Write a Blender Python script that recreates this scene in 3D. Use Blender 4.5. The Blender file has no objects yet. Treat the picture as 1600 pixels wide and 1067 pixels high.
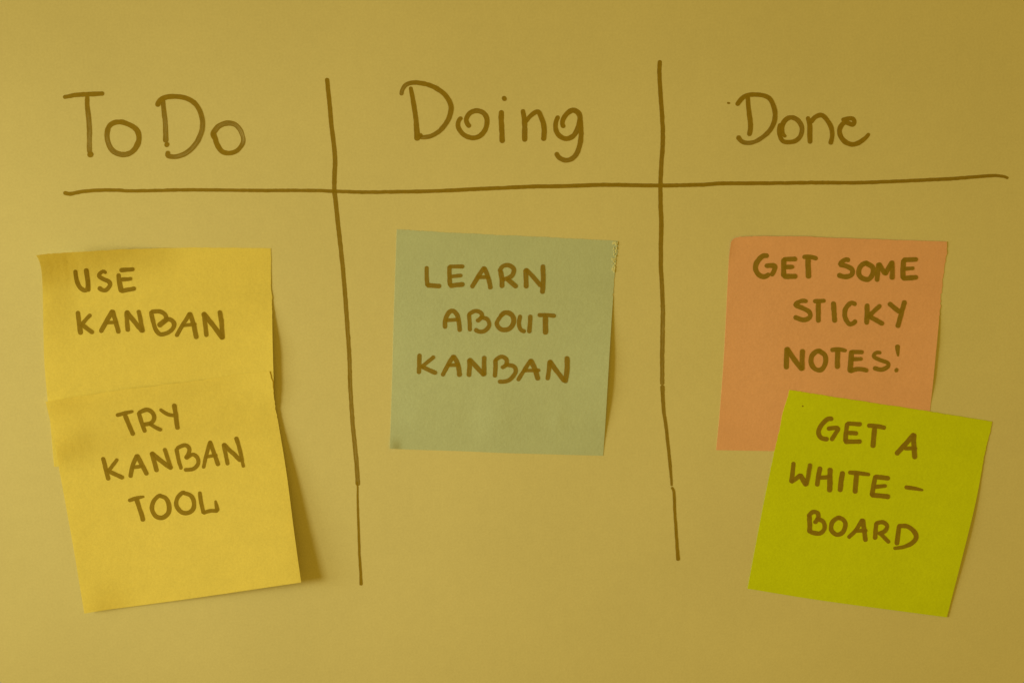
import bpy, math, random
import numpy as np
from mathutils import Matrix, Vector

# ------------------------------------------------------------------ scene, camera, light
scene = bpy.context.scene
COL = scene.collection
W, H = 1600.0, 1067.0                      # size of the photograph in pixels
HFOV = math.radians(46.0)
FPX = W / 2 / math.tan(HFOV / 2)
AX, AY, DIST = math.radians(9.5), math.radians(3.6), 0.4205   # from fitting 76 mm squares to the notes
cx, sx, cy, sy = math.cos(AX), math.sin(AX), math.cos(AY), math.sin(AY)
RX = np.array([[1, 0, 0], [0, cx, -sx], [0, sx, cx]])
RY = np.array([[cy, 0, sy], [0, 1, 0], [-sy, 0, cy]])
R = RY @ RX                                # board axes (x right, y up, z out of the board) -> camera axes
CAM = R.T @ np.array([0, 0, DIST])

def b2w(p):                                # board -> Blender (board stands upright in the XZ plane, faces -Y)
    p = np.asarray(p, float)
    return np.stack([p[..., 0], -p[..., 2], p[..., 1]], -1)

cam_data = bpy.data.cameras.new('camera')
cam = bpy.data.objects.new('camera', cam_data)
COL.objects.link(cam)
axes = [b2w(R.T @ e) for e in np.eye(3)]
M = Matrix.Identity(4)
for c in range(3):
    for r in range(3):
        M[r][c] = float(axes[c][r])
loc = b2w(CAM)
for r in range(3):
    M[r][3] = float(loc[r])
cam.matrix_world = M
cam_data.sensor_fit = 'HORIZONTAL'
cam_data.angle = HFOV
cam_data.clip_start = 0.01
cam_data.clip_end = 50
scene.camera = cam

world = bpy.data.worlds.new('World')
scene.world = world
world.use_nodes = True
bg = world.node_tree.nodes['Background']
bg.inputs['Color'].default_value = (1.0, 0.592, 0.036, 1)
bg.inputs['Strength'].default_value = 0.39

def area(name, pos, target, size, size_y, power, color, spread):
    d = bpy.data.lights.new(name, 'AREA')
    d.shape = 'RECTANGLE'; d.size = size; d.size_y = size_y
    d.energy = power; d.color = color; d.spread = math.radians(spread)
    o = bpy.data.objects.new(name, d); COL.objects.link(o)
    p = Vector(b2w(pos)); t = Vector(b2w(target))
    o.location = p
    o.rotation_euler = (t - p).to_track_quat('-Z', 'Y').to_euler()
    return o
# low window light raking across the board from one side
area('window_light', (-0.76, 0.01, 0.34), (0.09, -0.045, 0), 0.14, 0.30, 0.305, (1.0, 0.90, 0.315), 47)
area('window_light', (-0.84, 0.01, 0.19), (0.09, -0.045, 0), 0.16, 0.34, 0.20, (1.0, 0.90, 0.315), 47)

vs = scene.view_settings
vs.view_transform = 'Standard'; vs.look = 'None'; vs.exposure = 0.0; vs.gamma = 1.0
vs.use_curve_mapping = False
scene.render.resolution_x = 1024; scene.render.resolution_y = 682

# ------------------------------------------------------------------ helpers
def unproject(px, z):
    """photo pixels (n,2) + height above the board (n,) -> board coordinates (n,3)"""
    px = np.asarray(px, float)
    z = np.broadcast_to(np.asarray(z, float), px.shape[:-1])
    d = np.stack([(px[..., 0] - W / 2) / FPX, -(px[..., 1] - H / 2) / FPX, -np.ones(px.shape[:-1])], -1) @ R
    t = (z - CAM[2]) / d[..., 2]
    return CAM + d * t[..., None]

def link(name, data=None, parent=None, loc=(0, 0, 0)):
    o = bpy.data.objects.new(name, data)
    COL.objects.link(o)
    o.location = loc
    if parent:
        o.parent = parent
    return o

def smooth(a, b, x):
    t = np.clip((x - a) / (b - a), 0, 1)
    return t * t * (3 - 2 * t)

def gauss(u, v, cu, cv, su, sv):
    return np.exp(-((u - cu) / su) ** 2 - ((v - cv) / sv) ** 2)

# ------------------------------------------------------------------ materials
def new_mat(name):
    m = bpy.data.materials.new(name)
    m.use_nodes = True
    nt = m.node_tree
    nt.nodes.clear()
    out = nt.nodes.new('ShaderNodeOutputMaterial')
    return m, nt, out

def noise(nt, vec, scale, detail=2.0, rough=0.5):
    n = nt.nodes.new('ShaderNodeTexNoise')
    n.inputs['Scale'].default_value = scale
    n.inputs['Detail'].default_value = detail
    n.inputs['Roughness'].default_value = rough
    nt.links.new(vec, n.inputs['Vector'])
    return n

def vary(nt, fac, lo, hi):
    r = nt.nodes.new('ShaderNodeMapRange')
    r.inputs['From Min'].default_value = 0.3
    r.inputs['From Max'].default_value = 0.7
    r.inputs['To Min'].default_value = lo
    r.inputs['To Max'].default_value = hi
    nt.links.new(fac, r.inputs['Value'])
    return r.outputs['Result']

def mul(nt, a, b):
    m = nt.nodes.new('ShaderNodeMath'); m.operation = 'MULTIPLY'
    nt.links.new(a, m.inputs[0]); nt.links.new(b, m.inputs[1])
    return m.outputs[0]

def tint(nt, rgb, fac):
    v = nt.nodes.new('ShaderNodeVectorMath'); v.operation = 'SCALE'
    v.inputs[0].default_value = rgb
    nt.links.new(fac, v.inputs['Scale'])
    return v.outputs[0]

def board_material():
    m, nt, out = new_mat('whiteboard_enamel')
    tc = nt.nodes.new('ShaderNodeTexCoord')
    P = nt.nodes.new('ShaderNodeBsdfPrincipled')
    grain = noise(nt, tc.outputs['Object'], 1300, 2, 0.6)
    mid = noise(nt, tc.outputs['Object'], 260, 3, 0.6)
    big = noise(nt, tc.outputs['Object'], 16, 4, 0.55)
    f = mul(nt, mul(nt, vary(nt, grain.outputs['Fac'], 0.965, 1.035), vary(nt, mid.outputs['Fac'], 0.985, 1.015)),
            vary(nt, big.outputs['Fac'], 0.965, 1.03))
    nt.links.new(tint(nt, BOARD_RGB, f), P.inputs['Base Color'])
    P.inputs['Roughness'].default_value = 0.38
    P.inputs['Specular IOR Level'].default_value = 0.35
    bp = nt.nodes.new('ShaderNodeBump')
    bp.inputs['Strength'].default_value = 0.05
    bp.inputs['Distance'].default_value = 0.0004
    nt.links.new(noise(nt, tc.outputs['Object'], 420, 2).outputs['Fac'], bp.inputs['Height'])
    nt.links.new(bp.outputs['Normal'], P.inputs['Normal'])
    nt.links.new(P.outputs[0], out.inputs['Surface'])
    return m

def paper_material(name, rgb, trans):
    m, nt, out = new_mat(name)
    tc = nt.nodes.new('ShaderNodeTexCoord')
    grain = noise(nt, tc.outputs['Object'], 1500, 3, 0.65)
    mid = noise(nt, tc.outputs['Object'], 210, 4, 0.6)
    big = noise(nt, tc.outputs['Object'], 34, 3, 0.5)
    f = mul(nt, mul(nt, vary(nt, grain.outputs['Fac'], 0.955, 1.045), vary(nt, mid.outputs['Fac'], 0.975, 1.025)),
            vary(nt, big.outputs['Fac'], 0.975, 1.025))
    c = tint(nt, rgb, f)
    D = nt.nodes.new('ShaderNodeBsdfPrincipled')
    nt.links.new(c, D.inputs['Base Color'])
    D.inputs['Roughness'].default_value = 0.75
    D.inputs['Specular IOR Level'].default_value = 0.2
    T = nt.nodes.new('ShaderNodeBsdfTranslucent')
    nt.links.new(c, T.inputs['Color'])
    bp = nt.nodes.new('ShaderNodeBump')
    bp.inputs['Strength'].default_value = 0.25
    bp.inputs['Distance'].default_value = 0.0002
    nt.links.new(noise(nt, tc.outputs['Object'], 900, 3, 0.6).outputs['Fac'], bp.inputs['Height'])
    nt.links.new(bp.outputs['Normal'], D.inputs['Normal'])
    mx = nt.nodes.new('ShaderNodeMixShader')
    mx.inputs[0].default_value = trans
    nt.links.new(D.outputs[0], mx.inputs[1]); nt.links.new(T.outputs[0], mx.inputs[2])
    nt.links.new(mx.outputs[0], out.inputs['Surface'])
    return m

def ink_material(name, rgb, on_board):
    """felt marker: thin, streaky along the stroke where the tip ran dry (vertex value 'dry')"""
    m, nt, out = new_mat(name)
    uv = nt.nodes.new('ShaderNodeUVMap'); uv.uv_map = 'stroke'
    at = nt.nodes.new('ShaderNodeAttribute'); at.attribute_name = 'dry'
    mp = nt.nodes.new('ShaderNodeMapping')
    mp.inputs['Scale'].default_value = (0.35, 3.2, 1)
    nt.links.new(uv.outputs[0], mp.inputs['Vector'])
    st = noise(nt, mp.outputs[0], 1.0, 3, 0.6)
    tc = nt.nodes.new('ShaderNodeTexCoord')
    gr = noise(nt, tc.outputs['Object'], 900, 2, 0.6)
    col = tint(nt, rgb, mul(nt, vary(nt, st.outputs['Fac'], 0.9, 1.12), vary(nt, gr.outputs['Fac'], 0.93, 1.07)))
    P = nt.nodes.new('ShaderNodeBsdfPrincipled')
    nt.links.new(col, P.inputs['Base Color'])
    P.inputs['Roughness'].default_value = 0.5 if on_board else 0.7
    P.inputs['Specular IOR Level'].default_value = 0.2
    T = nt.nodes.new('ShaderNodeBsdfTransparent')
    mx = nt.nodes.new('ShaderNodeMixShader')
    # thinness of the ink film
    th = nt.nodes.new('ShaderNodeMath'); th.operation = 'MULTIPLY_ADD'; th.use_clamp = True
    nt.links.new(at.outputs['Fac'], th.inputs[0])
    nt.links.new(vary(nt, st.outputs['Fac'], 0.25, 1.0), th.inputs[1])
    th.inputs[2].default_value = 0.03 if on_board else 0.09
    nt.links.new(th.outputs[0], mx.inputs[0])
    nt.links.new(P.outputs[0], mx.inputs[1]); nt.links.new(T.outputs[0], mx.inputs[2])
    nt.links.new(mx.outputs[0], out.inputs['Surface'])
    return m

BOARD_RGB = (0.72, 0.71, 0.665)
MAT = {
    'board': board_material(),
    'yellow': paper_material('yellow_note_paper', (0.95, 0.87, 0.39), 0.18),
    'blue': paper_material('pale_blue_note_paper', (0.555, 0.69, 0.89), 0.05),
    'pink': paper_material('salmon_note_paper', (0.87, 0.51, 0.54), 0.03),
    'green': paper_material('lime_note_paper', (0.64, 0.815, 0.014), 0.0),
    'ink_board': ink_material('marker_ink_on_board', (0.325, 0.235, 0.028), True),
    'ink_note': ink_material('marker_ink_on_paper', (0.325, 0.235, 0.028), False),
}

# ------------------------------------------------------------------ the board
board = link('whiteboard')
board['label'] = 'white dry-erase board with a hand-drawn three-column table'
board['category'] = 'whiteboard'

def box_mesh(name, x0, x1, y0, y1, z0, z1, bevel):
    import bmesh
    bm = bmesh.new()
    bmesh.ops.create_cube(bm, size=1)
    for v in bm.verts:
        p = np.array([x0 + (v.co.x + .5) * (x1 - x0), y0 + (v.co.z + .5) * (y1 - y0), z0 + (.5 - v.co.y) * (z1 - z0)])
        v.co = Vector(b2w(p))
    bmesh.ops.bevel(bm, geom=bm.edges[:], offset=bevel, segments=2, affect='EDGES')
    bmesh.ops.recalc_face_normals(bm, faces=bm.faces[:])
    me = bpy.data.meshes.new(name); bm.to_mesh(me); bm.free()
    return me
me = box_mesh('panel', -0.9, 0.9, -0.6, 0.6, -0.012, 0.0, 0.002)
me.materials.append(MAT['board'])
link('panel', me, board)

# ------------------------------------------------------------------ sticky notes
def resample(pts, n, seed=None, amp=0.0, span=(0, 1)):
    p = np.array(pts, float)
    # Catmull-Rom through the traced points, then even spacing
    if len(p) > 2:
        q = np.vstack([2 * p[0] - p[1], p, 2 * p[-1] - p[-2]])
        out = []
        for i in range(1, len(q) - 2):
            t = np.linspace(0, 1, 12, endpoint=False)[:, None]
            a, b, c, d = q[i - 1], q[i], q[i + 1], q[i + 2]
            out.append(.5 * (2 * b + (c - a) * t + (2 * a - 5 * b + 4 * c - d) * t ** 2 + (3 * b - a - 3 * c + d) * t ** 3))
        p = np.vstack(out + [p[-1:]])
    s = np.r_[0, np.cumsum(np.linalg.norm(np.diff(p, axis=0), axis=1))]
    t = np.linspace(0, s[-1], n)
    r = np.stack([np.interp(t, s, p[:, 0]), np.interp(t, s, p[:, 1])], -1)
    if amp:
        rg = np.random.RandomState(seed)
        k = rg.normal(0, amp, n) * 0.6 + np.interp(np.arange(n), np.arange(0, n + 6, 5), rg.normal(0, amp, len(np.arange(0, n + 6, 5))))
        w = np.linspace(0, 1, n)
        k *= ((w > span[0]) & (w < span[1])) * smooth(0, .03, w) * smooth(0, .03, 1 - w)
        tg = np.gradient(r, axis=0); tg /= np.linalg.norm(tg, axis=1)[:, None]
        r = r + np.stack([-tg[:, 1], tg[:, 0]], -1) * k[:, None]
    return r

N = 97
class Sheet:
    """a paper square: outline traced as four edges, height above the board given by zfun(u, v)"""
    def __init__(self, top, right, bottom, left, zfun, rough=None, over=None, gap=0.00026, relax=40):
        rough = rough or {}
        T = resample(top, N, 1, *rough.get('top', (0,)))
        B = resample(bottom, N, 2, *rough.get('bottom', (0,)))
        L = resample(left, N, 3, *rough.get('left', (0,)))
        Rr = resample(right, N, 4, *rough.get('right', (0,)))
        u = np.linspace(0, 1, N)[None, :, None]; v = np.linspace(0, 1, N)[:, None, None]
        P = (1 - v) * T[None] + v * B[None] + (1 - u) * L[:, None] + u * Rr[:, None] \
            - ((1 - u) * (1 - v) * T[0] + u * (1 - v) * T[-1] + (1 - u) * v * B[0] + u * v * B[-1])
        self.P = P                                             # pixel grid [v, u]
        U, V = np.meshgrid(np.linspace(0, 1, N), np.linspace(0, 1, N))
        self.z = zfun(U, V)
        if over is not None:                                   # lie on the sheet underneath
            zu, inside = over.height_at(P.reshape(-1, 2))
            zu = zu.reshape(N, N); inside = inside.reshape(N, N)
            need = np.where(inside, zu + gap, 0)
            for _ in range(relax):
                self.z = np.maximum(self.z, need)
                e = np.pad(self.z, 1, mode='edge')
                self.z = (self.z * 4 + e[:-2, 1:-1] + e[2:, 1:-1] + e[1:-1, :-2] + e[1:-1, 2:]) / 8
            self.z = np.maximum(self.z, need)
        self.xyz = unproject(P, self.z)
        self.centre = self.xyz.mean((0, 1)) * [1, 1, 0]

    def invert(self, px):
        c = [self.P[0, 0], self.P[0, -1], self.P[-1, 0], self.P[-1, -1]]
        uv = np.full((len(px), 2), .5)
        for _ in range(25):
            p = self.sample(self.P, uv)
            e = 1e-3
            du = (self.sample(self.P, uv + [e, 0]) - self.sample(self.P, uv - [e, 0])) / (2 * e)
            dv = (self.sample(self.P, uv + [0, e]) - self.sample(self.P, uv - [0, e])) / (2 * e)
            r = px - p
            det = du[:, 0] * dv[:, 1] - du[:, 1] * dv[:, 0]
            step = np.stack([(r[:, 0] * dv[:, 1] - r[:, 1] * dv[:, 0]) / det, (du[:, 0] * r[:, 1] - du[:, 1] * r[:, 0]) / det], -1)
            uv = np.clip(uv + np.clip(step, -.3, .3), -.2, 1.2)
        return uv

    @staticmethod
    def sample(G, uv):
        x = uv[:, 0] * (N - 1); y = uv[:, 1] * (N - 1)
        i = np.clip(np.floor(x).astype(int), 0, N - 2); j = np.clip(np.floor(y).astype(int), 0, N - 2)
        a = x - i; b = y - j
        if G.ndim == 3:
            a = a[:, None]; b = b[:, None]
        return (G[j, i] * (1 - a) + G[j, i + 1] * a) * (1 - b) + (G[j + 1, i] * (1 - a) + G[j + 1, i + 1] * a) * b

    def height_at(self, px):
        uv = self.invert(px)
        inside = ((uv > -.01) & (uv < 1.01)).all(1)
        return self.sample(self.z, np.clip(uv, 0, 1)), inside

    def on(self, px, off):
        uv = self.invert(px)
        return unproject(px, self.sample(self.z, uv) + off)

    def mesh(self, name, mat, thick=0.00006):
        f = self.xyz - self.centre
        b = f - [0, 0, thick]
        v = np.vstack([b2w(f).reshape(-1, 3), b2w(b).reshape(-1, 3)])
        faces = []
        o = N * N
        for j in range(N - 1):
            for i in range(N - 1):
                a = j * N + i
                faces.append((a, a + N, a + N + 1, a + 1))
                faces.append((o + a, o + a + 1, o + a + N + 1, o + a + N))
        rim = [i for i in range(N)] + [j * N + N - 1 for j in range(1, N)] + [(N - 1) * N + i for i in range(N - 2, -1, -1)] + [j * N for j in range(N - 2, 0, -1)]
        nf = len(faces)
        v = np.vstack([v, v[rim], v[[o + r for r in rim]]])       # the cut edge has its own vertices: no shading bleeds over it
        m = len(rim)
        for k in range(m):
            a, c = 2 * o + k, 2 * o + (k + 1) % m
            faces.append((a, c, c + m, a + m))
        me = bpy.data.meshes.new(name)
        me.from_pydata(v.tolist(), [], faces)
        sm = np.ones(len(faces), bool); sm[nf:] = False
        me.polygons.foreach_set('use_smooth', sm)
        me.materials.append(mat)
        me.update()
        return me

mm = 0.001
def z_yellow_upper(u, v):
    z = 0.08 + .35 * smooth(0, .3, v) * (1 - .55 * u) + .25 * np.sin(np.pi * u) * smooth(.15, .5, v) * (1 - smooth(.55, .8, v))
    z = z + 7.2 * (1 - smooth(-.10, .62, u)) * (1 - smooth(-.03, .19, v)) + .9 * (1 - smooth(-.03, .16, u)) * (1 - smooth(.08, .6, v))
    z = z + 1.25 * u ** 5 * smooth(.22, .52, v) * (1 - smooth(.62, .88, v))
    z = z - .25 * smooth(.6, .95, v)
    return np.maximum(z, .07) * mm
def z_yellow_lower(u, v):
    z = .55 - .15 * smooth(.1, .5, v) * (1 - u)
    z = z + 3.6 * u ** 1.35 * np.clip((v - .16) / .84, 0, None) ** 1.1
    z = z + .75 * (1 - smooth(-.02, .17, u)) * smooth(.08, .2, v) * (1 - smooth(.22, .34, v))
    z = z + .22 * gauss(u, v, .11, .17, .035, .05)
    z = z + 1.2 * (1 - smooth(-.03, .22, u)) * (1 - smooth(-.04, .12, v))
    z = z + 1.6 * smooth(.80, 1.02, v) * (1 - smooth(.0, .26, u)) ** 1.3
    z = z + 1.7 * (1 - smooth(.18, .30, v)) * (1 - u) + .4 * (1 - smooth(0, .05, v)) - .25 * smooth(.26, .31, v) * (1 - smooth(.31, .42, v)) * (1 - u)
    z = z + .06 * np.sin(u * 7 + v * 3) * smooth(.3, .6, v)
    return z * mm
def z_blue(u, v):
    z = .08 + 1.05 * u ** 4 * smooth(.2, .62, v) * (1 - smooth(.66, 1.0, v))
    z = z + .35 * smooth(.05, .5, v) * (1 - smooth(.8, 1, v)) * (1 - (2 * u - 1) ** 2) * (1.2 - .5 * u)
    z = z + .6 * smooth(.93, 1.0, v) * (1 - smooth(.0, .06, u))
    z = z + .12 * gauss(u, v, .50, .84, .07, .10) - .10 * gauss(u, v, .36, .86, .06, .10) + .10 * gauss(u, v, .78, .84, .03, .05) + .10 * gauss(u, v, .12, .83, .06, .08)
    return np.maximum(z, .07) * mm
def z_pink(u, v):
    z = .08 + .5 * (1 - smooth(-.05, .13, v)) * (1 - .7 * u) + .3 * smooth(.0, .3, u) * (1 - smooth(.5, 1, u)) * (1 - smooth(.7, 1, v)) * smooth(.1, .4, v)
    z = z + .42 * u ** 5 * smooth(.25, .5, v) * (1 - smooth(.62, .78, v))
    return np.maximum(z, .07) * mm
def z_green(u, v):
    z = .1 + .1 * smooth(0, .2, v)
    z = z + .55 * u ** 4 * smooth(.22, .55, v) * (1 - .75 * smooth(.62, 1, v))
    z = z + .10 * gauss(u, v, .62, .72, .10, .10) + .10 * gauss(u, v, .86, .22, .08, .07)
    return np.maximum(z, .07) * mm

yellow_upper = Sheet(
    [(56.5, 399), (85, 396), (118, 394), (146, 392), (200, 389.5), (250, 388), (320, 387), (423, 388)],
    [(423, 388), (423.5, 430), (424, 455), (425.6, 463), (425.2, 480), (426, 540), (428, 610), (428.5, 660), (430, 714)],
    [(84.5, 729), (250, 722), (430, 714)],
    [(56.5, 399), (60, 405), (63, 414), (65.2, 427), (66.3, 445), (67, 470), (69, 560), (74, 620), (79, 665), (84.5, 729)],
    z_yellow_upper, {'top': (.3,), 'right': (.35, (0, .35))})
yellow_lower = Sheet(
    [(71.2, 627.6), (95.6, 623.5), (141, 616.5), (172, 611.7), (210, 606.7), (310, 594.5), (355, 587), (421, 579.8)],
    [(421, 579.8), (423, 590), (426, 603), (429.5, 628), (433.5, 652.7), (447.5, 738), (460, 834), (470.5, 909.5)],
    [(131.7, 958), (168.4, 952), (207, 947), (310, 933), (470.5, 909.5)],
    [(71.2, 627.6), (76, 647.5), (81, 669.5), (87, 696.5), (92, 730), (98, 763), (115.5, 860), (131.7, 958)],
    z_yellow_lower, {'top': (.35,), 'right': (.7, (0, .22))}, over=yellow_upper)
blue_sheet = Sheet(
    [(620, 358.7), (740, 365.5), (852, 370.7), (965.5, 376.7)],
    [(965.5, 376.7), (962.3, 412), (959, 452.5), (955.5, 501), (950.5, 583.6), (946, 658.6), (942.5, 711.8)],
    [(609.2, 700.7), (655.6, 702.6), (721, 704.6), (790, 707.5), (942.5, 711.8)],
    [(620, 358.7), (615.5, 490), (612.5, 602), (609.2, 700.7)],
    z_blue, {'top': (.35,), 'right': (.7, (0, .26))})
pink_sheet = Sheet(
    [(1142.3, 378.4), (1145.3, 374.2), (1150.3, 371.7), (1162.5, 370), (1189.7, 369.2), (1250, 369.6), (1308, 372), (1479.8, 377.8)],
    [(1479.8, 377.8), (1476, 419), (1469.5, 478), (1463.5, 540.8), (1457, 606.7), (1453, 642), (1447, 708)],
    [(1119, 703), (1207.5, 704.5), (1447, 708)],
    [(1142.3, 378.4), (1139, 405), (1136.4, 454), (1131, 558), (1124.5, 645), (1119, 703)],
    z_pink, {'top': (.25,), 'right': (1.0, (0, .36))})
green_sheet = Sheet(
    [(1233.5, 609), (1350, 627), (1455, 643), (1550.3, 658.5)],
    [(1550.3, 658.5), (1538, 713.7), (1526, 777.5), (1511, 841), (1479.5, 964)],
    [(1168, 919.3), (1290, 938.7), (1479.5, 964)],
    [(1233.5, 609), (1220, 661), (1195, 777.5), (1168, 919.3)],
    z_green, {'top': (.3,), 'right': (.45, (0, .25)), 'left': (.35, (0, .4))}, over=pink_sheet, gap=0.00011, relax=260)

def note(sheet, mat, label):
    root = link('sticky_note', None, None, b2w(sheet.centre))
    root['label'] = label; root['category'] = 'sticky note'; root['group'] = 'square sticky notes on the whiteboard'
    link('sheet', sheet.mesh('sheet', mat), root)
    return root

n_yu = note(yellow_upper, MAT['yellow'], 'yellow sticky note reading USE KANBAN, its lower part covered by another yellow note')
n_yl = note(yellow_lower, MAT['yellow'], 'yellow sticky note stuck over another, lower corner curling off the board, shadow beside it')
n_b = note(blue_sheet, MAT['blue'], 'pale blue sticky note between the two drawn column lines')
n_p = note(pink_sheet, MAT['pink'], 'salmon pink sticky note with one corner under a lime green note')
n_g = note(green_sheet, MAT['green'], 'lime green sticky note tilted over the corner of the salmon note')

# ------------------------------------------------------------------ handwriting
def catmull(p, step):
    q = np.vstack([2 * p[0] - p[1], p, 2 * p[-1] - p[-2]])
    out = []
    for i in range(1, len(q) - 2):
        n = max(2, int(np.linalg.norm(q[i + 1, :2] - q[i, :2]) / step))
        t = np.linspace(0, 1, n, endpoint=False)[:, None]
        a, b, c, d = q[i - 1], q[i], q[i + 1], q[i + 2]
        out.append(.5 * (2 * b + (c - a) * t + (2 * a - 5 * b + 4 * c - d) * t ** 2 + (3 * b - a - 3 * c + d) * t ** 3))
    return np.vstack(out + [p[-1:]])

CROSS = np.array([-1, -.72, -.36, 0, .36, .72, 1])
rng = np.random.RandomState(7)
def ribbon(pts, width, dry):
    """traced centre line (photo pixels) -> pixel points across the stroke, uv, dryness"""
    pts = np.array(pts, float)
    if len(pts) == 1:
        pts = np.vstack([pts, pts + [.6, .3]])
    wd = np.atleast_1d(np.array(width, float)); dr = np.atleast_1d(np.array(dry, float))
    k = np.linspace(0, 1, len(pts))
    p = np.c_[pts, np.interp(k, np.linspace(0, 1, len(wd)), wd), np.interp(k, np.linspace(0, 1, len(dr)), dr)]
    # round ends reach a little past the traced end points
    for e, nb in ((0, 1), (-1, -2)):
        d = p[e, :2] - p[nb, :2]
        d = d / (np.linalg.norm(d) + 1e-9)
        p[e, :2] += d * p[e, 2] * .30
    c = catmull(p, 1.3)
    s = np.r_[0, np.cumsum(np.linalg.norm(np.diff(c[:, :2], axis=0), axis=1))]
    # denser at the ends so the caps are round
    Ls = s[-1]
    cap = c[0, 2] * .5
    t = np.unique(np.concatenate([np.linspace(0, Ls, max(4, int(Ls / 1.6))), cap * (1 - np.cos(np.linspace(0, np.pi / 2, 6))), Ls - cap * (1 - np.cos(np.linspace(0, np.pi / 2, 6)))]))
    t = t[(t >= 0) & (t <= Ls)]
    c = np.stack([np.interp(t, s, c[:, i]) for i in range(4)], -1)
    tg = np.gradient(c[:, :2], t, axis=0)
    tg /= np.linalg.norm(tg, axis=1)[:, None] + 1e-9
    nr = np.stack([-tg[:, 1], tg[:, 0]], -1)
    hw = c[:, 2] / 2
    def capf(x, h):
        y = np.clip(1 - x / h, 0, 1)
        return np.sqrt(np.clip(1 - y * y, 0.0004, 1))
    hw = hw * np.minimum(capf(t, hw), capf(Ls - t, hw))
    wob = np.interp(t, np.arange(0, Ls + 8, 4), rng.normal(0, .035, len(np.arange(0, Ls + 8, 4))))
    hw = hw * (1 + wob)
    wob2 = np.interp(t, np.arange(0, Ls + 12, 6), rng.normal(0, .12, len(np.arange(0, Ls + 12, 6))))
    P = c[:, None, :2] + nr[:, None] * (CROSS[None, :, None] * hw[:, None, None] + wob2[:, None, None])
    uv = np.stack([np.broadcast_to(t[:, None] / 8, P.shape[:2]), np.broadcast_to(CROSS[None], P.shape[:2])], -1)
    d = c[:, None, 3] * (1 - np.abs(CROSS[None]) ** 2 * .85)     # ink gathers along the edges of a stroke
    return P, uv, d, t / max(Ls, 1e-6)

def letter_mesh(name, strokes, place, mat):
    """strokes: list of (points in photo pixels, width px, dry) -> one mesh, origin at its centre"""
    V, F, UVs, DR = [], [], [], []
    base = 0
    off0 = rng.rand() * 50
    for k, (pts, w, dry) in enumerate(strokes):
        P, uv, d, t = ribbon(pts, w, dry)
        n, m = P.shape[:2]
        off = np.broadcast_to((0.00004 + k * 0.000014 + t * 0.000010)[:, None], (n, m))
        V.append(place(P.reshape(-1, 2), off.reshape(-1)))
        UVs.append((uv + [off0 + 7.3 * k, 3.1 * k]).reshape(-1, 2)); DR.append(d.reshape(-1))
        for i in range(n - 1):
            for j in range(m - 1):
                a = base + i * m + j
                F.append((a, a + 1, a + m + 1, a + m))
        base += n * m
    V = np.vstack(V)
    cen = (V.min(0) + V.max(0)) / 2
    Wv = b2w(V - cen)
    # front faces look out of the board (-Y)
    a, b, c, d = F[len(F) // 2]
    if np.cross(Wv[b] - Wv[a], Wv[c] - Wv[a])[1] > 0:
        F = [f[::-1] for f in F]
    me = bpy.data.meshes.new(name)
    me.from_pydata(Wv.tolist(), [], F)
    lay = me.uv_layers.new(name='stroke')
    UV = np.vstack(UVs)
    li = np.zeros(len(me.loops), int); me.loops.foreach_get('vertex_index', li)
    lay.data.foreach_set('uv', UV[li].astype(np.float32).ravel())
    at = me.attributes.new('dry', 'FLOAT', 'POINT')
    at.data.foreach_set('value', np.concatenate(DR).astype(np.float32))
    me.polygons.foreach_set('use_smooth', np.ones(len(me.polygons), bool))
    me.materials.append(mat)
    me.update()
    return me, cen

def word(parent, origin, place, mat, crop, name, label, letters):
    """letters: list of (letter label, [strokes]) with points in a crop's own coordinates (x0, y0, scale)"""
    x0, y0, s = crop
    made = []
    for lab, strokes in letters:
        st = []
        for sk in strokes:
            pts, w = sk[0], sk[1]
            dry = sk[2] if len(sk) > 2 else (0.12 if mat is MAT['ink_board'] else 0.22)
            pts = np.array(pts, float) / s + [x0, y0]
            st.append((pts, np.atleast_1d(np.array(w, float)) / s * (1.0 if mat is MAT['ink_board'] else 1.08), dry))
        me, cen = letter_mesh('letter', st, place, mat)
        made.append((me, cen, lab))
    wc = np.mean([c for _, c, _ in made], 0)
    we = link(name, None, parent, b2w(wc - origin))
    we['label'] = label
    for me, cen, lab in made:
        o = link('letter', me, we, b2w(cen - wc))
        o['label'] = lab
    return we

def on_board(px, off):
    return unproject(px, off)
ZERO = np.zeros(3)

def mark(name, strokes, parent=None, origin=ZERO, place=on_board, mat=None, label=None):
    me, cen = letter_mesh(name, strokes, place, mat or MAT['ink_board'])
    o = link(name, me, parent or board, b2w(cen - origin))
    if label:
        o['label'] = label
    return o

def conv(pts, crop):
    return (np.array(pts, float) / crop[2] + [crop[0], crop[1]]).tolist()

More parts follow.
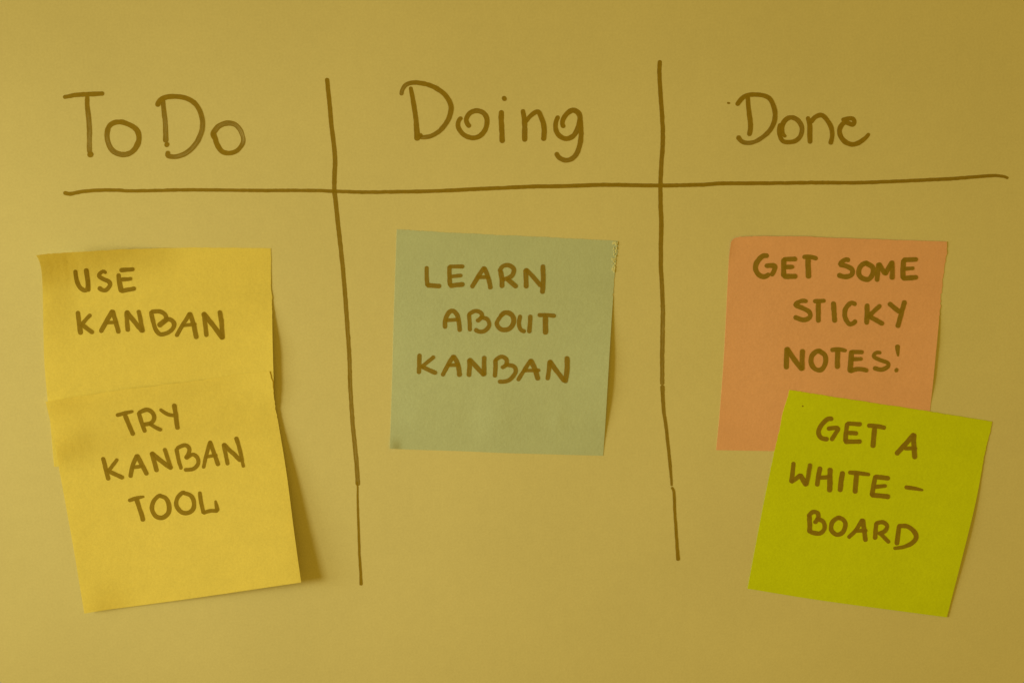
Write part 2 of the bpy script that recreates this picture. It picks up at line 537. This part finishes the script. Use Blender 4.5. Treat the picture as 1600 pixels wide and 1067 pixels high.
# --- ruled lines of the table
mark('header_line', [(
    [(100.5, 301.4), (110, 303.2), (128, 299.6), (160, 297.6), (184, 297.6), (204, 298.6), (250, 297.8), (310, 297), (400, 298), (480, 297.9),
     (524, 299.2), (574, 300.6), (620, 300), (680, 298.8), (727, 296.6), (780, 294.2), (834, 291.8), (880, 291.2), (947, 289.3), (1026, 290.2), (1093, 289),
     (1127, 287), (1180, 286.7)] + conv([(200, 176), (400, 174), (600, 175), (800, 168), (1000, 159), (1200, 149), (1350, 136), (1430, 132), (1485, 139), (1503, 147)], (1180, 240, 3.81)),
    [6.2, 5.6, 5.4, 5.6, 6.2, 6.4, 6.2, 5.8, 5.6, 4.2], [.1, .12, .25, .3, .2, .15, .15, .2, .25, .2])],
    label='horizontal marker line under the three headings')
mark('column_divider', [
    (conv([(132, 145), (140, 230), (152, 350), (162, 460), (178, 590), (185, 680), (182, 780), (180, 880), (188, 950)], (480, 90, 4.27))
     + conv([(115, 180), (128, 300), (142, 430), (155, 580), (165, 720), (175, 870)], (490, 280, 3.14))
     + conv([(187, 90), (193, 200), (198, 280), (207, 370), (216, 460), (222, 552)], (480, 560, 2.806)),
     [6.6, 6.8, 7, 7, 6.6, 6.4, 6.4, 7], [.15, .25, .35, .3, .4, .55, .6, .6]),
    (conv([(219, 540), (221, 580), (221, 640), (225, 740), (228, 850), (234, 940), (236, 990)], (480, 560, 2.806)),
     [2.6, 2.8, 3.2, 3.6, 3.8, 4.2, 5.2], [.2, .2, .15])],
    label='marker column line between the yellow notes and the blue note')
mark('column_divider', [
    (conv([(671, 72), (668, 160), (675, 290), (685, 430), (692, 560), (690, 670), (682, 780), (676, 900), (675, 1000)], (880, 80, 4.447))
     + conv([(164, 140), (167, 210), (165, 320), (165, 430), (170, 520), (174, 640), (173, 760), (171, 900), (172, 1004)], (980, 280, 3.14)),
     [6.4, 6.6, 6.8, 6.6, 6.8, 6.6, 6.8, 6.6], [.12, .2, .3, .25, .2, .35, .6, .6]),
    (conv([(235, 136), (240, 240), (252, 330), (262, 420), (270, 500), (278, 590), (281, 622)], (960, 560, 3.1375)),
     [6.6, 5.6, 5.2, 5.0, 4.8, 4.0, 3.4], [.45, .35, .3, .4]),
    (conv([(281, 632), (290, 650), (293, 690), (296, 760), (303, 860), (308, 940), (312, 985)], (960, 560, 3.1375)),
     [3.6, 4.2, 4.4, 4.4, 4.6, 5.0, 6.2], [.2, .15])],
    label='marker column line between the blue note and the salmon note')
mark('ink_dot', [(conv([(152, 235), (162, 237), (172, 237)], (1110, 120, 5.714)), [2.6, 3.4, 2.2], [.15])])

# --- headings
A_ = (80, 120, 5.0)
word(board, ZERO, on_board, MAT['ink_board'], A_, 'heading_word', 'handwritten heading word To', [
    ('letter T', [([(100, 162), (180, 146), (280, 138), (403, 134)], [30, 36, 38, 36]),
                  ([(280, 158), (280, 230), (292, 330), (298, 420), (297, 520), (298, 590)], [34, 36, 40, 40, 38, 40], [.1, .2, .55, .7, .75, .4]),
                  ([(298, 604), (312, 613)], 50)]),
    ('letter o', [([(540, 356), (500, 358), (455, 385), (436, 440), (442, 510), (480, 578), (550, 608), (618, 596), (662, 550), (685, 490), (672, 425), (622, 382), (560, 358), (530, 355)],
                   [38, 40, 42, 42, 40], [.15, .15, .5, .6, .3, .15, .15, .15])])])
word(board, ZERO, on_board, MAT['ink_board'], A_, 'heading_word', 'handwritten heading word Do', [
    ('letter D', [([(868, 165), (878, 250), (888, 340), (893, 430), (893, 505)], [36, 38, 38, 40, 42], [.2, .4, .6, .6, .4]), ([(897, 528), (907, 536)], 42),
                  ([(832, 226), (836, 205), (860, 178), (905, 160), (970, 155), (1050, 168), (1115, 204), (1160, 270), (1181, 355), (1170, 440), (1130, 522), (1070, 585), (1000, 620), (945, 626), (908, 615), (914, 592)],
                   [40, 42, 38, 38, 40, 40, 38, 38], [.1, .1, .1, .15, .2, .5, .65, .65, .5, .1])]),
    ('letter o', [([(1285, 488), (1264, 452), (1280, 420), (1318, 382), (1380, 364), (1440, 378), (1480, 425), (1500, 490), (1488, 535), (1450, 578), (1390, 598), (1335, 586), (1298, 535), (1280, 480), (1268, 445)],
                   [42, 44, 40, 36, 34, 38, 40, 40], [.15, .3, .5, .6, .85, .9, .3, .12, .12, .12, .2])])])
B_ = (600, 100, 4.7059)
word(board, ZERO, on_board, MAT['ink_board'], B_, 'heading_word', 'handwritten heading word Doing', [
    ('letter D', [([(196, 176), (215, 280), (230, 380), (240, 470), (243, 553)], [28, 34, 36, 38, 46], [.15, .2, .25, .15]), ([(255, 535), (270, 522)], 36),
                  ([(128, 226), (133, 195), (160, 156), (215, 139), (290, 146), (370, 174), (440, 222), (483, 285), (492, 340), (470, 412), (422, 480), (360, 525), (300, 541), (268, 538)],
                   [28, 32, 34, 34, 38, 36, 32, 32], [.6, .5, .15, .12, .15, .35, .35, .6])]),
    ('letter o', [([(566, 398), (545, 432), (549, 475), (590, 525), (650, 546), (706, 530), (745, 480), (757, 415), (735, 367), (685, 345), (636, 360), (606, 400), (610, 435), (628, 460)],
                   [32, 36, 38, 36, 34], [.15, .2, .12, .15, .4, .15, .2])]),
    ('letter i', [([(863, 352), (862, 420), (866, 500), (868, 573)], 38), ([(878, 248), (888, 264)], 34)]),
    ('letter n', [([(1020, 343), (1030, 405), (1034, 480), (1033, 563)], [32, 36, 40, 38], [.12, .2, .3, .15]), ([(1036, 432), (1075, 385), (1128, 352), (1152, 385), (1172, 445), (1178, 500), (1172, 557)], [30, 34, 38, 38])]),
    ('letter g', [([(1278, 390), (1264, 430), (1262, 480), (1286, 526), (1337, 551), (1392, 530), (1426, 470), (1442, 400), (1426, 360), (1390, 342), (1350, 362), (1320, 400), (1310, 435), (1320, 464)],
                   [34, 36, 38, 38, 40, 36, 32], [.12, .15, .3, .15, .12]),
                  ([(1442, 410), (1448, 480), (1446, 560), (1426, 640), (1387, 694), (1335, 710), (1288, 690), (1268, 658)], [36, 36, 36, 34], [.12, .2, .4, .35, .15])])])
C_ = (1110, 120, 5.714)
word(board, ZERO, on_board, MAT['ink_board'], C_, 'heading_word', 'handwritten heading word Done', [
    ('letter D', [([(334, 185), (340, 280), (352, 370), (357, 450), (346, 520)], [38, 42, 44, 44, 42], [.12, .15, .2]),
                  ([(238, 250), (275, 202), (330, 168), (400, 161), (480, 171), (535, 207), (568, 280), (577, 360), (555, 440), (500, 512), (420, 570), (345, 592), (282, 580), (246, 540)],
                   [40, 42, 40, 42, 44, 42, 38, 38, 44], [.1, .1, .12, .12, .2, .25, .45, .5, .15])]),
    ('letter o', [([(668, 535), (645, 505), (640, 450), (655, 405), (695, 370), (745, 370), (792, 402), (818, 462), (804, 530), (760, 574), (700, 587), (645, 575), (618, 525), (615, 470), (625, 428)],
                   [30, 46, 44, 40, 40, 42], [.1, .1, .3, .45, .2, .1, .1])]),
    ('letter n', [([(868, 365), (886, 430), (886, 520), (890, 588)], [36, 44, 48, 42]), ([(896, 405), (935, 362), (990, 345), (1037, 382), (1075, 450), (1087, 520), (1071, 597)], [40, 42, 42, 40])]),
    ('letter e', [([(1180, 388), (1225, 376), (1268, 376), (1284, 402), (1272, 430), (1232, 418), (1196, 412), (1166, 442), (1152, 492), (1172, 550), (1220, 594), (1280, 606), (1342, 580), (1390, 540), (1414, 512)],
                   [40, 40, 40, 42, 44, 44, 42, 28])])])

# --- writing on the notes
def writing(root, sheet, crop, label, letters):
    word(root, sheet.centre, sheet.on, MAT['ink_note'], crop, 'word', label, letters)

D_ = (90, 390, 5.333)
writing(n_yu, yellow_upper, D_, 'handwritten word USE', [
    ('letter U', [([(148, 178), (156, 245), (180, 308), (222, 340), (248, 325), (250, 250), (236, 168)], [32, 34, 34, 38]), ([(252, 260), (256, 342)], 32)]),
    ('letter S', [([(400, 196), (378, 184), (342, 216), (375, 244), (424, 266), (436, 296), (405, 336), (370, 336), (346, 317)], [26, 32, 34, 34])]),
    ('letter E', [([(507, 208), (516, 280), (528, 345)], [32, 38, 40]), ([(524, 172), (630, 165)], [34, 32]), ([(535, 250), (612, 243)], [34, 28]), ([(530, 346), (640, 324)], 34)])])
writing(n_yu, yellow_upper, D_, 'handwritten word KANBAN', [
    ('letter K', [([(168, 520), (176, 600), (192, 698)], [32, 36, 40]), ([(272, 545), (225, 595), (195, 635)], 30), ([(208, 628), (290, 692)], 34)]),
    ('letter A', [([(360, 683), (402, 605), (456, 512)], 36), ([(456, 512), (480, 590), (507, 690)], 34), ([(405, 610), (495, 605)], 28)]),
    ('letter N', [([(574, 518), (578, 600), (585, 675)], 34), ([(574, 518), (630, 590), (706, 680)], 36), ([(673, 512), (690, 590), (708, 682)], 32)]),
    ('letter B', [([(778, 520), (792, 590), (815, 662), (852, 704), (912, 695), (964, 652), (966, 608), (925, 580), (885, 600), (846, 632)], [34, 34, 34, 34, 36, 44]), ([(782, 518), (850, 516), (893, 540), (903, 575), (885, 600)], 34)]),
    ('letter A', [([(990, 718), (1040, 630), (1100, 532)], 32), ([(1100, 532), (1130, 620), (1155, 735)], 36), ([(1045, 632), (1148, 622)], 28)]),
    ('letter N', [([(1216, 532), (1230, 630), (1240, 718)], 34), ([(1216, 532), (1290, 625), (1372, 738)], 38), ([(1350, 516), (1365, 620), (1372, 738)], 36)])])
E_ = (140, 610, 4.85)
writing(n_yl, yellow_lower, E_, 'handwritten word TRY', [
    ('letter T', [([(205, 188), (265, 172), (325, 158)], [24, 28, 22]), ([(268, 188), (295, 255), (328, 333)], [34, 30, 32])]),
    ('letter R', [([(372, 168), (390, 232), (417, 310)], 30), ([(376, 165), (430, 146), (474, 166), (489, 206), (465, 245), (415, 256)], 30), ([(455, 252), (500, 280), (540, 298)], 26)]),
    ('letter Y', [([(535, 145), (590, 180), (638, 188)], [24, 28, 26]), ([(640, 108), (652, 190), (665, 287)], 32)])])
writing(n_yl, yellow_lower, E_, 'handwritten word KANBAN', [
    ('letter K', [([(100, 512), (120, 590), (142, 672)], 30), ([(208, 522), (175, 565), (138, 612)], 26), ([(150, 615), (250, 660)], 30)]),
    ('letter A', [([(308, 652), (325, 570), (358, 492)], 30), ([(358, 492), (395, 560), (432, 633)], 32), ([(325, 582), (395, 572)], 26)]),
    ('letter N', [([(470, 474), (490, 540), (508, 608)], 32), ([(470, 474), (540, 532), (616, 588)], 32), ([(567, 443), (592, 520), (616, 588)], 28)]),
    ('letter B', [([(658, 442), (672, 520), (692, 590)], 28), ([(662, 437), (718, 414), (754, 438), (746, 482), (728, 510)], 28), ([(730, 512), (778, 484), (815, 508), (820, 555), (782, 594), (722, 600)], 28)]),
    ('letter A', [([(862, 583), (885, 480), (912, 388)], 26), ([(912, 388), (940, 470), (973, 563)], 30), ([(888, 500), (960, 490)], 24)]),
    ('letter N', [([(1014, 408), (1030, 480), (1045, 558)], 28), ([(1014, 408), (1080, 470), (1140, 530)], 30), ([(1110, 358), (1137, 450), (1164, 577)], [30, 28, 22])])])
writing(n_yl, yellow_lower, E_, 'handwritten word TOOL', [
    ('letter T', [([(298, 834), (350, 815), (410, 804)], [24, 28, 16]), ([(355, 825), (380, 900), (405, 982)], [36, 32, 32])]),
    ('letter O', [([(540, 798), (520, 800), (482, 842), (472, 900), (500, 950), (550, 963), (594, 930), (600, 870), (576, 815), (530, 797)], [28, 30, 32, 34, 28])]),
    ('letter O', [([(720, 775), (700, 776), (665, 812), (656, 865), (682, 910), (730, 929), (778, 905), (790, 850), (766, 796), (710, 774)], [28, 30, 30, 32, 28])]),
    ('letter L', [([(833, 772), (845, 850), (862, 926)], 28), ([(862, 926), (915, 911), (965, 912)], 28), ([(966, 908), (960, 870), (952, 835)], [32, 26, 14])])])
F_ = (630, 390, 4.639)
writing(n_b, blue_sheet, F_, 'handwritten word LEARN', [
    ('letter L', [([(170, 128), (170, 200), (174, 260)], 28), ([(176, 260), (265, 265)], 32)]),
    ('letter E', [([(334, 125), (335, 200), (338, 258)], 30), ([(335, 123), (434, 123)], 27), ([(345, 196), (420, 188)], 26), ([(340, 262), (434, 252)], 32)]),
    ('letter A', [([(498, 272), (540, 200), (586, 132)], 30), ([(586, 132), (614, 200), (632, 280)], 30), ([(535, 202), (620, 200)], 26)]),
    ('letter R', [([(706, 160), (714, 220), (715, 270)], 32), ([(698, 157), (720, 122), (765, 115), (800, 142), (790, 185), (750, 210), (720, 214)], [28, 30, 30, 30]), ([(755, 215), (818, 270)], 32)]),
    ('letter N', [([(886, 148), (890, 210), (890, 273)], 32), ([(888, 145), (930, 185), (995, 262)], 30), ([(1011, 118), (1014, 200), (1008, 312)], 32)])])
writing(n_b, blue_sheet, F_, 'handwritten word ABOUT', [
    ('letter A', [([(302, 565), (305, 510), (330, 455), (362, 445), (393, 480), (405, 540), (408, 588)], 30), ([(310, 512), (395, 508)], 26)]),
    ('letter B', [([(484, 585), (480, 520), (476, 468)], 28), ([(476, 468), (518, 446), (562, 458), (568, 488), (536, 518)], 28), ([(560, 490), (608, 505), (622, 550), (590, 588), (550, 594), (522, 580)], 28)]),
    ('letter O', [([(710, 478), (690, 505), (678, 540), (705, 575), (755, 580), (790, 550), (800, 500), (775, 465), (735, 458), (705, 480)], [26, 30, 32, 34, 30])]),
    ('letter U', [([(847, 480), (838, 535), (852, 580), (880, 592)], 28), ([(920, 480), (918, 540), (912, 598)], 30)]),
    ('letter T', [([(982, 475), (1040, 475), (1098, 480)], 28), ([(1030, 490), (1030, 550), (1030, 606)], 36)])])
writing(n_b, blue_sheet, F_, 'handwritten word KANBAN', [
    ('letter K', [([(118, 762), (116, 830), (112, 893)], 30), ([(222, 777), (170, 820), (130, 850)], 26), ([(140, 852), (235, 895)], 30)]),
    ('letter A', [([(286, 910), (325, 832), (363, 772)], 30), ([(363, 772), (394, 830), (408, 913)], 32), ([(325, 838), (398, 835)], 26)]),
    ('letter N', [([(478, 798), (480, 850), (475, 913)], 32), ([(480, 796), (530, 850), (583, 908)], 32), ([(586, 778), (585, 840), (585, 908)], 30)]),
    ('letter B', [([(664, 918), (668, 860), (668, 800)], 30), ([(668, 800), (708, 776), (748, 796), (744, 835), (715, 854)], 28), ([(742, 835), (798, 845), (814, 885), (780, 935), (735, 956), (694, 956)], 28)]),
    ('letter A', [([(831, 944), (880, 868), (923, 802)], 28), ([(923, 802), (955, 870), (976, 938)], 34), ([(872, 877), (985, 874)], 24)]),
    ('letter N', [([(1062, 808), (1056, 870), (1046, 938)], 30), ([(1062, 808), (1105, 872), (1165, 950)], 32), ([(1187, 782), (1187, 870), (1172, 957)], 34)])])
G_ = (1150, 380, 4.85)
writing(n_p, pink_sheet, G_, 'handwritten word GET', [
    ('letter G', [([(238, 98), (205, 97), (162, 140), (147, 190), (170, 238), (215, 254), (248, 236)], [34, 36, 36, 36]), ([(226, 172), (290, 172), (288, 205), (270, 242)], [32, 36, 34, 32])]),
    ('letter E', [([(361, 125), (360, 248)], 36), ([(362, 123), (453, 121)], 34), ([(370, 182), (432, 180)], [36, 28]), ([(364, 252), (453, 252)], 36)]),
    ('letter T', [([(512, 105), (560, 105), (610, 116)], 32), ([(546, 122), (545, 180), (549, 258)], 38)])])
writing(n_p, pink_sheet, G_, 'handwritten word SOME', [
    ('letter S', [([(854, 132), (830, 126), (790, 160), (840, 176), (880, 202), (874, 240), (825, 255), (777, 242)], [32, 34, 34, 36])]),
    ('letter O', [([(995, 152), (970, 156), (938, 185), (930, 230), (955, 264), (1000, 275), (1035, 235), (1034, 182), (985, 152)], 36)]),
    ('letter M', [([(1068, 283), (1074, 220), (1080, 158)], 34), ([(1082, 158), (1128, 232)], 34), ([(1130, 234), (1180, 146)], 34), ([(1182, 142), (1184, 200), (1182, 268)], 34)]),
    ('letter E', [([(1270, 130), (1265, 200), (1265, 264)], 36), ([(1270, 126), (1368, 124)], 34), ([(1275, 195), (1343, 192)], 28), ([(1264, 266), (1368, 260)], 36)])])
writing(n_p, pink_sheet, G_, 'handwritten word STICKY', [
    ('letter S', [([(534, 440), (495, 438), (450, 466), (500, 490), (554, 520), (560, 560), (510, 581), (446, 560)], [30, 32, 34, 34])]),
    ('letter T', [([(592, 440), (670, 437)], 30), ([(624, 455), (622, 520), (624, 592)], 34)]),
    ('letter I', [([(738, 452), (742, 520), (748, 592)], 36)]),
    ('letter C', [([(904, 465), (872, 454), (832, 494), (824, 555), (855, 610), (888, 606), (905, 588)], [30, 34, 34, 30])]),
    ('letter K', [([(994, 468), (993, 540), (990, 607)], 36), ([(1090, 472), (1040, 522), (1000, 558)], 32), ([(1020, 560), (1110, 612)], 34)]),
    ('letter Y', [([(1162, 457), (1200, 490), (1242, 522)], 34), ([(1278, 443), (1250, 540), (1226, 632)], 34)])])
writing(n_p, pink_sheet, G_, 'handwritten word NOTES with exclamation mark', [
    ('letter N', [([(385, 798), (382, 870), (381, 945)], 36), ([(387, 798), (440, 880), (500, 955)], 36), ([(503, 812), (500, 880), (502, 955)], 34)]),
    ('letter O', [([(635, 815), (612, 818), (574, 854), (569, 910), (600, 954), (645, 958), (675, 915), (674, 850), (625, 815)], [32, 36, 34, 36])]),
    ('letter T', [([(724, 810), (780, 805), (832, 814)], [32, 32, 24]), ([(770, 820), (768, 880), (768, 942)], 36)]),
    ('letter E', [([(874, 822), (870, 900), (864, 970)], 38), ([(874, 824), (958, 825)], 30), ([(880, 880), (952, 876)], [32, 26]), ([(866, 970), (930, 952), (992, 965)], 32)]),
    ('letter S', [([(1094, 830), (1062, 830), (1042, 858), (1090, 884), (1148, 906), (1150, 935), (1100, 957), (1047, 946)], [26, 28, 30, 32])]),
    ('exclamation mark', [([(1223, 778), (1224, 810), (1228, 855)], [34, 30, 12]), ([(1212, 960), (1218, 963)], 36)])])
H_ = (1210, 630, 4.446)
writing(n_g, green_sheet, H_, 'handwritten word GET', [
    ('letter G', [([(400, 110), (372, 109), (327, 150), (306, 200), (325, 240), (368, 249)], 30), ([(372, 176), (440, 173), (420, 215), (396, 253)], 28)]),
    ('letter E', [([(506, 142), (496, 210), (492, 262)], 30), ([(508, 140), (598, 145)], 28), ([(505, 205), (572, 208)], 28), ([(492, 266), (596, 265)], 30)]),
    ('letter T', [([(652, 155), (710, 158), (766, 170)], 28), ([(696, 170), (690, 230), (684, 300)], 32)])])
writing(n_g, green_sheet, H_, 'handwritten word A', [
    ('letter A', [([(848, 350), (905, 288), (968, 217)], 32), ([(970, 217), (968, 290), (975, 378)], 32), ([(905, 312), (983, 313)], 26)])])
writing(n_g, green_sheet, H_, 'handwritten word WHITE with hyphen', [
    ('letter W', [([(132, 414), (126, 480), (116, 545)], 28), ([(118, 545), (180, 498)], 28), ([(180, 498), (218, 566)], 32), ([(220, 566), (235, 500), (246, 424)], 28)]),
    ('letter H', [([(317, 447), (305, 510), (296, 568)], 30), ([(386, 457), (385, 530), (383, 607)], 34), ([(310, 515), (385, 512)], 28)]),
    ('letter I', [([(474, 480), (463, 540), (456, 606)], 32)]),
    ('letter T', [([(520, 480), (590, 485), (658, 494)], [28, 28, 22]), ([(570, 490), (564, 560), (560, 617)], 32)]),
    ('letter E', [([(702, 507), (687, 580), (677, 638)], 30), ([(702, 509), (793, 520)], 30), ([(700, 580), (774, 572)], [30, 22]), ([(677, 636), (793, 648)], 32)]),
    ('hyphen', [([(911, 583), (970, 590), (1030, 602)], [26, 26, 14], [.12, .12, .4])])])
writing(n_g, green_sheet, H_, 'handwritten word BOARD', [
    ('letter B', [([(242, 780), (246, 840), (245, 893)], 32), ([(236, 782), (262, 756), (298, 760), (304, 795), (280, 828)], 28), ([(292, 802), (338, 820), (347, 868), (312, 903), (252, 894)], 28)]),
    ('letter O', [([(455, 794), (435, 797), (402, 826), (394, 875), (430, 910), (474, 895), (493, 845), (478, 806), (445, 795)], 29)]),
    ('letter A', [([(515, 930), (565, 880), (610, 808)], 26), ([(612, 808), (622, 870), (632, 952)], 30), ([(558, 886), (638, 882)], 24)]),
    ('letter R', [([(708, 832), (702, 890), (698, 938)], 28), ([(707, 834), (750, 825), (782, 850), (765, 888), (725, 904)], 27), ([(738, 906), (794, 964)], 26)]),
    ('letter D', [([(866, 852), (858, 910), (850, 976)], 30), ([(862, 852), (920, 853), (970, 890), (983, 935), (950, 973), (890, 998), (832, 1006)], [28, 30, 32, 30, 26, 22], [.1, .1, .15, .2, .3, .4])])])
mark('ink_dot', [([(1253.6, 634.3), (1254.6, 634.7)], [2.2], [.1])], n_g, green_sheet.centre, green_sheet.on, MAT['ink_note'])

# --- torn paper fibres along the blue note's glued corner
fl_v, fl_f = [], []
for k in range(46):
    y = 379 + 46 * rng.rand() ** 1.2
    edge = np.interp(y, [376.7, 412, 452.5], [965.5, 962.3, 959])
    x = edge - .8 - abs(rng.normal(0, 3.4)) * (1 - .4 * (y - 379) / 46)
    n = rng.randint(5, 8); r = .7 + 1.1 * rng.rand()
    a0 = rng.rand() * 6.28
    pts = [(x + r * (.5 + .7 * rng.rand()) * math.cos(a0 + 6.283 * i / n), y + 1.7 * r * (.5 + .7 * rng.rand()) * math.sin(a0 + 6.283 * i / n)) for i in range(n)]
    pts = [(min(p[0], edge - .2), p[1]) for p in pts]
    P3 = b2w(blue_sheet.on(np.array(pts), 0.00004 + k * 0.000004) - blue_sheet.centre)
    if np.cross(P3[1] - P3[0], P3[2] - P3[0])[1] > 0:
        P3 = P3[::-1]
    fl_f.append(tuple(range(len(fl_v), len(fl_v) + n))); fl_v += P3.tolist()
me = bpy.data.meshes.new('torn_fibres')
me.from_pydata(fl_v, [], fl_f); me.update()
me.materials.append(paper_material('torn_paper_fibre', (0.80, 0.86, 0.86), 0.05))
link('torn_fibres', me, n_b)
